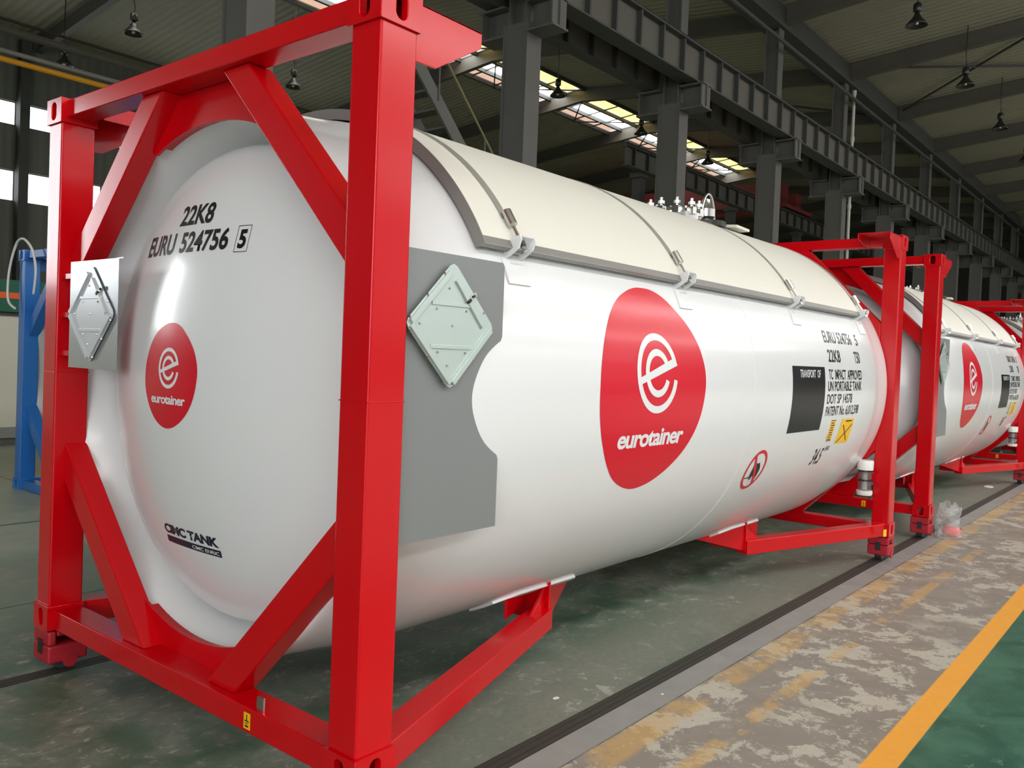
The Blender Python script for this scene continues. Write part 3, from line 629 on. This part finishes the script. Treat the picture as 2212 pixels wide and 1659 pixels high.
            mb.prism([(c0, .12, 3.945 - WD + WD - .12 - .0 if False else .12), (c0, .12, .12)], (0, 0, 0)) if False else None
            # upper and lower diagonals; measured from this side (y from the near edge of this half)
            # in this half's own y: upper band WD-y+z in [3.945, 4.12], lower band WD-y-z in [1.37, 1.555]
            def diag(up):
                lo, hi = (3.945, 4.12) if up else (1.37, 1.555)
                ytop, ypost = ((2.50) if up else .10), .150
                if up: pts = [(WD + ytop - hi, ytop), (WD + ytop - lo, ytop), (ypost, lo - WD + ypost), (ypost, hi - WD + ypost)]
                else: pts = [(WD - ytop - hi, ytop), (WD - ytop - lo, ytop), (ypost, WD - ypost - lo), (ypost, WD - ypost - hi)]
                m_ = BB(); m_.prism([(c0, y, z) for y, z in pts], (.105, 0, 0)); m_.build('diagonal_brace', frame_m, root, bevel=.006)
            mb.bm.free(); diag(True); diag(False)
            # top corner stub: inverted channel reaching along the side
            m_ = BB()
            m_.prism([(.160, .014, T - .014), (.487, .014, T - .014), (.487, .014, T - .07), (.264, .014, T - .204), (.168, .014, T - .207)], (0, .008, 0))
            m_.prism([(.150, .270, T - .014), (.487, .270, T - .014), (.487, .270, T - .06), (.330, .270, T - .095), (.150, .270, T - .095)], (0, .008, 0))
            m_.prism([(.150, .014, T - .014), (.487, .014, T - .014), (.487, .278, T - .014), (.150, .278, T - .014)], (0, 0, -.008)); m_.build('top_corner_stub', frame_m, root, bevel=.002)
            # ground brace running in to the saddle bracket
            m_ = BB(); p, q = (.14, .075, .062), (1.79, .615, .062); m_.bar(p, q, .115, .105); m_.build('ground_brace', frame_m, root, bevel=.004)
            m_ = BB(); m_.prism([(1.79, .575, .035), (1.79, .575, .262), (1.79, .86, .128), (1.79, .86, .035)], (.014, 0, 0))
            m_.prism([(1.80, .59, .035), (2.22, .76, .150), (2.22, .76, .170), (1.80, .59, .262)], (0, .012, 0))
            m_.prism([(1.62, .555, .114), (1.79, .60, .114), (1.79, .60, .225)], (-.006, .014, 0)); m_.prism([(1.50, .62, .114), (1.79, .72, .114), (1.79, .72, .182), (1.50, .62, .235)], (-.006, .014, 0)); m_.build('saddle_bracket', frame_m, root, bevel=.002)
            # white saddle pad curved under the barrel
            m_ = BB(); a0, a1 = math.radians(-73), math.radians(-58.5); n = 8; pa = []
            for (xx) in (1.42, 1.56, 2.04, 2.12):
                row = []
                s_ = .55 if xx in (1.42, 2.12) else 1.0
                for k in range(n + 1):
                    am = (a0 + a1) / 2; a_ = am + (a1 - a0) * s_ * (k / n - .5); row.append([(xx, YC - rr * math.cos(a_), ZC + rr * math.sin(a_)) for rr in (R0 - .005, R0 + .014)])
                pa.append(row)
            V = [[[m_._v(p_) for p_ in c_] for c_ in row] for row in pa]
            for i in range(3):
                for k in range(n):
                    for j in (0, 1): m_.bm.faces.new((V[i][k][j], V[i + 1][k][j], V[i + 1][k + 1][j], V[i][k + 1][j]))
                for k in (0, n): m_.bm.faces.new((V[i][k][0], V[i + 1][k][0], V[i + 1][k][1], V[i][k][1]))
            for i in (0, 3):
                for k in range(n): m_.bm.faces.new((V[i][k][0], V[i][k + 1][0], V[i][k + 1][1], V[i][k][1]))
            m_.build('saddle_pad', tank_m, root)
        B().box((.030, .155, 2.500), (.150, WD - .155, 2.583)).build('top_rail', frame_m, root, bevel=.006)
        B().box((.030, .155, .006), (.160, WD - .155, .100)).build('bottom_rail', frame_m, root, bevel=.006)
        for up in (1, -1):
            n = 28; am = math.asin(.43 / 1.085); arcp = [(YC + 1.085 * math.sin(a), ZC + up * 1.085 * math.cos(a)) for a in [(-am + 2 * am * k / n) for k in range(n + 1)]]
            ze = 2.51 if up > 0 else .09; zs = ZC + up * (1.085 * math.cos(am))
            poly = [(y, z) for y, z in arcp] + [(YC + .475, zs + up * .02), (YC + (.33 if up > 0 else .30), ze), (YC - (.33 if up > 0 else .30), ze), (YC - .475, zs + up * .02)]
            m_ = B(); m_.prism([(.150, y, z) for y, z in poly], (.014, 0, 0)); m_.build('arched_end_plate', frame_m, root)
            # short web joining the plate to the end of the barrel
            m_ = B(); n = 20; am2 = math.asin(.40 / 1.11); rr = (1.100, 1.112); V = [[[m_._v((xx, YC + q_ * math.sin(a), ZC + up * q_ * math.cos(a))) for q_ in rr] for xx in (.160, .42)] for a in [(-am2 + 2 * am2 * k / n) for k in range(n + 1)]]
            for k in range(n):
                A, C_ = V[k], V[k + 1]
                for j in (0, 1): m_.bm.faces.new((A[0][j], A[1][j], C_[1][j], C_[0][j])); m_.bm.faces.new((A[j][0], A[j][1], C_[j][1], C_[j][0]))
            for k in (0, n): m_.bm.faces.new((V[k][0][0], V[k][1][0], V[k][1][1], V[k][0][1]))
            m_.build('end_ring_web', frame_m, root)
    if not detail: return root
    # earthing lugs and labels on the end rails
    for (x, y, side) in ((.022, .60, 'f'),):
        MB().box((.045, .56, .100), (.053, .60, .150)).build('earthing_lug', STEEL, root, bevel=.001)
        lb = MB().box((.0285, .615, .022), (.0295, .655, .082)).build('rail_label', YELLOW, root)
        MB().box((.0275, .622, .050), (.0283, .648, .054)).box((.0275, .633, .052), (.0283, .637, .076)).box((.0275, .627, .042), (.0283, .643, .045)).box((.0275, .625, .030), (.0283, .645, .036)).build('label_print', BLACK, lb)
    dx, dy = 5.918 - 4.358, .455; q0 = Vector((5.76, .065, .062))
    dirb = Vector((4.358 - 5.918, .455, 0)).normalized(); nb = Vector((dirb.y, -dirb.x, 0)) * 1.0
    if nb.y > 0: nb = -nb
    cpt = q0 + nb * .0455 + dirb * -.02
    for (h0, h1, wd, nm, mm, dn) in ((-.035, .025, .045, 'rail_label', YELLOW, .0015),):
        m_ = MB(); a_ = cpt + dirb * (wd / 2) + nb * .016; b_ = cpt - dirb * (wd / 2) + nb * .016
        m_.prism([(a_.x, a_.y, .062 + h0), (b_.x, b_.y, .062 + h0), (b_.x, b_.y, .062 + h1), (a_.x, a_.y, .062 + h1)], tuple(nb * .0015)); m_.build(nm, mm, root)
    MB().box((5.68, .10, .114), (5.72, .13, .16)).build('earthing_lug', STEEL, root, bevel=.001)
    # ------- sunshade
    RS = 1.25; TH = .004; a0, a1 = math.radians(28.3), math.radians(180 - 28.3); n = 72; xs, xe = .664, 5.30
    mb = MB(); ringv = []
    for k in range(n + 1):
        a = a0 + (a1 - a0) * k / n; ringv.append([mb._v((xx, YC - rr * math.cos(a), ZC + rr * math.sin(a))) for xx in (xs, xe) for rr in (RS - TH, RS)])
    for k in range(n):
        A, C_ = ringv[k], ringv[k + 1]
        for (i, j) in ((0, 2), (1, 3), (0, 1), (2, 3)): mb.bm.faces.new((A[i], A[j], C_[j], C_[i]))
    for k in (0, n): v = ringv[k]; mb.bm.faces.new((v[0], v[1], v[3], v[2]))
    shade = mb.build('sunshade_sheet', CREAM, root, smooth=True, auto=0.6)
    for xx in (xs - .003, xe + .003):                  # turned-in lips round the sheet
        mb = MB(); P = []
        for k in range(n + 1):
            a = a0 + (a1 - a0) * k / n; P.append([mb._v((xx + d, YC - rr * math.cos(a), ZC + rr * math.sin(a))) for d in (-.003, .003) for rr in (RS - .045, RS + .002)])
        for k in range(n):
            for (i, j) in ((0, 1), (2, 3), (0, 2), (1, 3)): mb.bm.faces.new((P[k][i], P[k][j], P[k + 1][j], P[k + 1][i]))
        for k in (0, n): v = P[k]; mb.bm.faces.new((v[0], v[1], v[3], v[2]))
        mb.build('sunshade_end_lip', LIP, shade)
    for a in (a0, a1):
        mb = MB(); s_ = 1 if a == a0 else -1; c_, sn = math.cos(a), math.sin(a)
        for (r1, r2, t1, t2) in ((RS - .035, RS + .0015, -.0, .022),):
            P4 = []
            for xx in (xs, xe):
                for (rr, da) in ((RS + .0015, 0), (RS + .0015, .026), (RS - .030, .016), (RS - .030, 0)):
                    aa = a + s_ * da; P4.append((xx, YC - rr * math.cos(aa), ZC + rr * math.sin(aa)))
            mb.hexa(P4)
        mb.build('sunshade_side_lip', LIP, shade)
    # straps, tensioners and hooks
    for i, sx in enumerate((.865, 2.27, 3.85, 5.25)):
        w_ = .042; a2 = math.radians(35); a3 = math.radians(145); mb = MB(); P = []
        for k in range(61):
            a = a2 + (a3 - a2) * k / 60; P.append([mb._v((sx + d, YC - rr * math.cos(a), ZC + rr * math.sin(a))) for d in (-w_ / 2, w_ / 2) for rr in (RS + .001, RS + .004)])
        for k in range(60):
            for (i0, j0) in ((0, 1), (2, 3), (0, 2), (1, 3)): mb.bm.faces.new((P[k][i0], P[k][j0], P[k + 1][j0], P[k + 1][i0]))
        mb.build('clamp_strap', STRAPM, shade)
        for s_ in (1, -1):
            def pt(a, rr, xx=sx): return (xx, YC - s_ * rr * math.cos(math.radians(a)), ZC + rr * math.sin(math.radians(a)))
            tt = MB(); tt.tube([pt(36.0, RS + .022), pt(32.8, RS + .020)], .021, 16); tt = tt.build('strap_tensioner', STEEL, shade, smooth=True, auto=.7)
            MB().tube([pt(36.3, RS + .022), pt(27.0, RS + .028)], .008, 8).build('tension_bolt', STEEL, tt, smooth=True, auto=.7)
            mb = MB(); mb.tube([pt(28.9, RS + .027), pt(28.1, RS + .027)], .014, 6); mb.build('bolt_nut', DARKSTEEL, tt)
            fn = (lambda p: p) if s_ > 0 else (lambda p: (p[0], WD - p[1], p[2]))
            hk = MB(fn)                                       # white hook: two cheeks joined by a web the bolt passes through
            ck = [(.215, 1.872), (.085, 1.912), (.078, 1.895), (.090, 1.857), (.150, 1.818), (.20, 1.830)]
            for xx in (sx - .034, sx + .055): hk.prism([(xx, y, z) for y, z in ck], (.010, 0, 0))
            hk.prism([(sx - .026, .082, 1.905), (sx - .026, .150, 1.842), (sx - .026, .158, 1.852), (sx - .026, .090, 1.913)], (.083, 0, 0))
            hk.prism([(sx - .024, .20, 1.868), (sx - .024, .13, 1.80), (sx - .024, .142, 1.79), (sx - .024, .21, 1.85)], (.08, 0, 0))
            hk.build('strap_hook', BRACK, root, bevel=.002)
            ft = MB(fn); P = []
            for xx in (sx - .07, sx + .07):
                for k in range(5):
                    a = math.asin((.575 - .13 + .10 * k / 4) / R0); P.append([ft._v((xx, YC - rr * math.cos(a), ZC + rr * math.sin(a))) for rr in (R0 - .003, R0 + .008)])
            for k in range(4):
                for j in (0, 1): ft.bm.faces.new((P[k][j], P[k + 1][j], P[k + 6][j], P[k + 5][j]))
            for k in (0, 4): ft.bm.faces.new((P[k][0], P[k][1], P[k + 5][1], P[k + 5][0]))
            for b in (0, 5):
                for k in range(4): ft.bm.faces.new((P[b + k][0], P[b + k][1], P[b + k + 1][1], P[b + k + 1][0]))
            ft.build('hook_foot_plate', tank_m, root)
    # ------- manhole and valve on top
    mc = (3.96, 1.14, ZC + RS - .02)
    ml = MB().lathe([(0, .0), (.20, .0), (.20, .05), (.17, .06), (.16, .08), (.08, .10), (0, .105)], mc, 40).build('manhole_lid', STEEL, root, smooth=True, auto=.6)
    for k in range(10):
        a = 2 * math.pi * k / 10; x, y = mc[0] + .19 * math.cos(a), mc[1] + .19 * math.sin(a); z = mc[2]
        b = MB(); b.box((x - .028, y - .028, z + .03), (x + .028, y + .028, z + .085)); b.tube([(x, y, z - .0), (x, y, z + .15)], .012, 8); b.tube([(x, y, z + .10), (x, y, z + .125)], .026, 6); b.build('swing_bolt', STEEL, ml, bevel=.002)
    vx, vy, vz = 4.33, 1.06, ZC + RS
    vf = MB(); vf.lathe([(0, -.02), (.16, -.02), (.16, .02), (0, .02)], (vx, vy, vz), 24); vf = vf.build('valve_flange', DARKSTEEL, root)
    MB().lathe([(0, 0), (.06, 0), (.05, .04), (.075, .06), (.075, .12), (.045, .14), (.03, .2), (0, .21)], (vx, vy, vz), 16).build('relief_valve', STEEL, vf, smooth=True, auto=.8)
    P = [(vx - .11 + .22 * (0.5 - .5 * math.cos(t)), vy - .02, vz + .02 + .22 * math.sin(t)) for t in [math.pi * k / 20 for k in range(21)]]
    MB().tube(P, .010, 8).build('valve_loop_handle', STEEL, vf, smooth=True)
    MB().prism([(4.47, 1.00, vz + .0), (4.80, .98, vz - .0), (4.80, .90, vz - .0), (4.47, .86, vz - .01)], (0, 0, .02)).build('top_cover_plate', CREAM, root)
    # ------- placard panels
    yp = .042; rl = []
    N = 28
    for k in range(N + 1):
        z = ZC + .234 - .468 * k / N; hh = YC - yp; rr = math.hypot(hh, z - ZC) + .0015        # where the swelling shoulder of the barrel comes through
        xx = .70
        for (a, b) in zip(BANDP[40:], BANDP[41:]):
            if a[0] <= rr <= b[0]: xx = a[1] + (b[1] - a[1]) * (rr - a[0]) / (b[0] - a[0])
        rl.append((min(.692, xx), z))
    pl = MB(); poly = [(.172, 1.780), (.680, 1.780), (.692, 1.768)] + rl + [(.692, .778), (.172, .778)]
    pl.prism([(x, yp, z) for x, z in poly], (0, -.003, 0)); pl = pl.build('placard_panel', PANEL, root)
    pl['label'] = 'grey side panel with a diamond placard frame'
    placard_holder(pl, lambda a, b, n: (.394 + a, yp - .003 - n - .012, 1.527 + b), PLAC)
    MB().box((.25, yp - .016, 1.45), (.54, yp - .003, 1.60)).build('placard_standoff', PANEL, pl)
    MB().prism([(.022, 2.175, 1.295), (.022, 1.715, 1.295), (.022, 1.715, 1.795), (.022, 2.175, 1.795)], (.003, 0, 0)).build('x', POLISH, root).name = 'end_placard_panel'
    ep = root.children[-1] if root.children[-1].name.startswith('end_placard') else [c for c in root.children if c.name.startswith('end_placard')][0]
    ep['label'] = 'polished end panel with a diamond placard frame'
    MB().box((.026, 2.14, 1.297), (.060, 2.178, 1.793)).build('folded_edge', POLISH, ep); MB().box((.022, 1.66, 1.792), (.026, 1.72, 1.797)).box((.022, 1.700, 1.296), (.024, 1.715, 1.795)).build('folded_corner', POLISH, ep)
    placard_holder(ep, lambda a, b, n: (.022 - n, 1.945 - a, 1.548 + b), CHROME)
    for z in (1.36, 1.545, 1.73): MB().box((.03, 2.17, z - .012), (.06, 2.29, z + .012)).build('panel_tab', frame_m, root)
    # ------- clear document tube on the rear post
    tx, ty = 5.80, .195
    tb = MB().lathe([(.055, .395), (.055, .56), (0, .56)], (tx, ty, 0), 24).build('document_tube', CLEAR, root, smooth=True, auto=.7)
    MB().lathe([(0, .59), (.066, .59), (.068, .66), (.064, .672), (0, .672)], (tx, ty, -.02), 28).build('tube_cap', PLAST, tb, smooth=True, auto=.6)
    MB().lathe([(0, .352), (.06, .352), (.066, .365), (.066, .392), (0, .392)], (tx, ty, 0), 28).build('tube_base', PLAST, tb, smooth=True, auto=.6)
    for z in (.475, .555): MB().lathe([(.058, z), (.061, z), (.061, z + .014), (.058, z + .014)], (tx, ty, 0), 24).build('tube_clamp', DARKSTEEL, tb)
    MB().tube([(tx - .01, ty, .40), (tx + .0, ty, .55)], .024, 10).build('rolled_papers', PLAST, tb)
    MB().box((tx + .05, ty - .09, .46), (5.90, ty - .01, .54)).build('tube_bracket', frame_m, root)
    # faint hose clip line
    return root

c1 = make_container(RED, WHITE)
GRP = 'red framed tank containers in line'
c1.name = 'tank_container'
tag(c1, 'white tank in a red end frame, nearest and largest, with grey diamond panel', 'tank container', GRP)
PITCH = 7.2546
c2 = copy_tree(c1); c2.location = (PITCH, 0, H); tag(c2, 'white tank in a red frame, second in line behind the nearest one', 'tank container', GRP)
c3 = copy_tree(c1); c3.location = (2 * PITCH, 0, H); tag(c3, 'white tank in a red frame, third in line, cut off by the right edge', 'tank container', GRP)
cb = make_container(BLUE, GREYTANK, detail=False); cb.location = (1.97, 8.02 - WD, 0.0)
tag(cb, 'blue framed tank container standing behind the red post at left', 'tank container')

# white hose looped over the blue frame
P = [(1.94, 7.98, 1.95), (1.90, 8.08, 2.05), (1.91, 8.1, 2.35), (1.93, 8.0, 2.63), (1.93, 7.85, 2.70), (1.93, 7.7, 2.66), (1.93, 7.55, 2.55), (1.93, 7.46, 2.35), (1.93, 7.50, 2.1)]
def smooth_path(P, n=6):
    P = [Vector(p) for p in P]; out = []
    for i in range(len(P) - 1):
        p0, p1, p2, p3 = P[max(i - 1, 0)], P[i], P[i + 1], P[min(i + 2, len(P) - 1)]
        for k in range(n):
            t = k / n; out.append(0.5 * ((2 * p1) + (-p0 + p2) * t + (2 * p0 - 5 * p1 + 4 * p2 - p3) * t * t + (-p0 + 3 * p1 - 3 * p2 + p3) * t ** 3))
    return out + [P[-1]]
tag(MB().tube(smooth_path(P), .013, 8).build('white_hose', HOSE, smooth=True), 'thin white hose looped over the corner of the blue frame', 'hose')

# ------------------------------------------------------------------ wheeled dollies under the corners
def make_dolly():
    t = empty('corner_dolly', (0, 0, 0))
    # box that clips under the casting, built round the corner's centre
    mb = MB(); n = 20; z0, z1 = .055, .215
    mb.box((-.085, -.085, z0), (.105, .090, z1 - .07)); mb.box((-.085, -.085, z1 - .07), (-.045, .090, z1)); mb.box((.045, -.085, z1 - .07), (.085, .090, z1)); mb.box((-.045, -.085, z1 - .03), (.045, .09, z1)); mb.box((-.045, .03, z1 - .07), (.045, .09, z1)); 
    mb.build('housing', DOLLYRED, t, bevel=.012)
    MB().box((-.092, -.020, .10), (-.084, .020, .17)).build('slot', RUBBER, t)
    mb = MB(); mb.lathe([(.055, -.03), (.062, -.026), (.062, .026), (.055, .03), (.0, .03)], (0.02, .012, .062), 32, 'y'); mb.revolve([(0, -.03), (.055, -.03)], 32, lambda r, h, a: (.02 + r * math.cos(a), .012 + h, .062 + r * math.sin(a)))
    mb.build('wheel', WHEELM, t, smooth=True, auto=.6)
    MB().lathe([(0, -.004), (.034, -.004), (.034, .004), (0, .004)], (.02, -.085, .06), 20, 'y').build('wheel_cap', DOLLYRED, t)
    MB().tube([(.02, -.08, .062), (.02, .08, .062)], .010, 8).build('axle', DARKSTEEL, t)
    return t
d0 = make_dolly(); first = True
names = ['nearest', 'second', 'third']
for ci in range(3):
    for (lx, ly, ln) in ((.09, .085, 'front right'), (.09, WD - .085, 'front left'), (L - .09, .085, 'rear right'), (L - .09, WD - .085, 'rear left')):
        if ci == 2 and lx > 1: continue
        o = d0 if first else copy_tree(d0); first = False
        o.location = (ci * PITCH + lx, ly, 0)
        tag(o, 'worn red wheeled dolly under the %s corner of the %s tank frame' % (ln, names[ci]), 'dolly', 'red dollies under the tank frames')

# ------------------------------------------------------------------ small things on the floor
def crumple_bag():
    t = empty('plastic_bag', (7.62, -.10, 0), 'clear crumpled plastic bag with a pink item, on the floor by the second frame', 'bag')
    rnd = random.Random(3); mb = MB(); nu, nv = 22, 14; g = []
    for j in range(nv + 1):
        z = .33 * j / nv; row = []
        for i in range(nu):
            a = 2 * math.pi * i / nu; base = .15 * (1 - .1 * j / nv) * (1 + .12 * math.sin(3 * a + j * .4)) + rnd.uniform(-.012, .012)
            if j == nv: z = .30 + .05 * math.sin(2 * a) + .02 * math.sin(5 * a)
            row.append(mb._v((base * math.cos(a) * 1.05, base * math.sin(a) * .72, max(.004, z + rnd.uniform(-.006, .006)))))
        g.append(row)
    for j in range(nv):
        for i in range(nu): mb.bm.faces.new((g[j][i], g[j][(i + 1) % nu], g[j + 1][(i + 1) % nu], g[j + 1][i]))
    mb.bm.faces.new(g[0]); mb.build('bag_film', BAGM, t)
    m2 = MB(); rnd = random.Random(5)
    m2.lathe([(0, .0), (.05, .005), (.085, .03), (.09, .06), (.06, .09), (0, .10)], (.0, -.03, .01), 14)
    for v in m2.bm.verts: v.co += Vector((rnd.uniform(-.008, .008), rnd.uniform(-.008, .008), rnd.uniform(-.006, .004) if v.co.z > .02 else 0))
    m2.build('pink_item', PINK, t, smooth=True)
crumple_bag()
for k, (x, y, s_, lab) in enumerate(((12.28, .36, .10, 'white paper scrap on the floor beyond the second tank frame'), (.43, 1.58, .028, 'small white chip on the floor inside the front bottom rail'), (4.79, 1.69, .04, 'white chip on the floor under the nearest tank'), (1.96, -.02, .012, 'tiny pale pebble beside the sunk track'), (1.55, .33, .02, 'white fleck on the floor left of the sunk track'))):
    rnd = random.Random(k); mb = MB(); pts = [(s_ * (1 + rnd.uniform(-.4, .3)) * math.cos(a), .6 * s_ * math.sin(a) * (1 + rnd.uniform(-.3, .3)), .001) for a in [k2 * math.pi / 4 for k2 in range(8)]]
    mb.prism(pts, (0, 0, max(.002, s_ * .12))); o = mb.build('paper_scrap' if k < 3 else 'stone_chip', PLAST); o.location = (x, y, 0); tag(o, lab, 'scrap' if k < 3 else 'pebble')
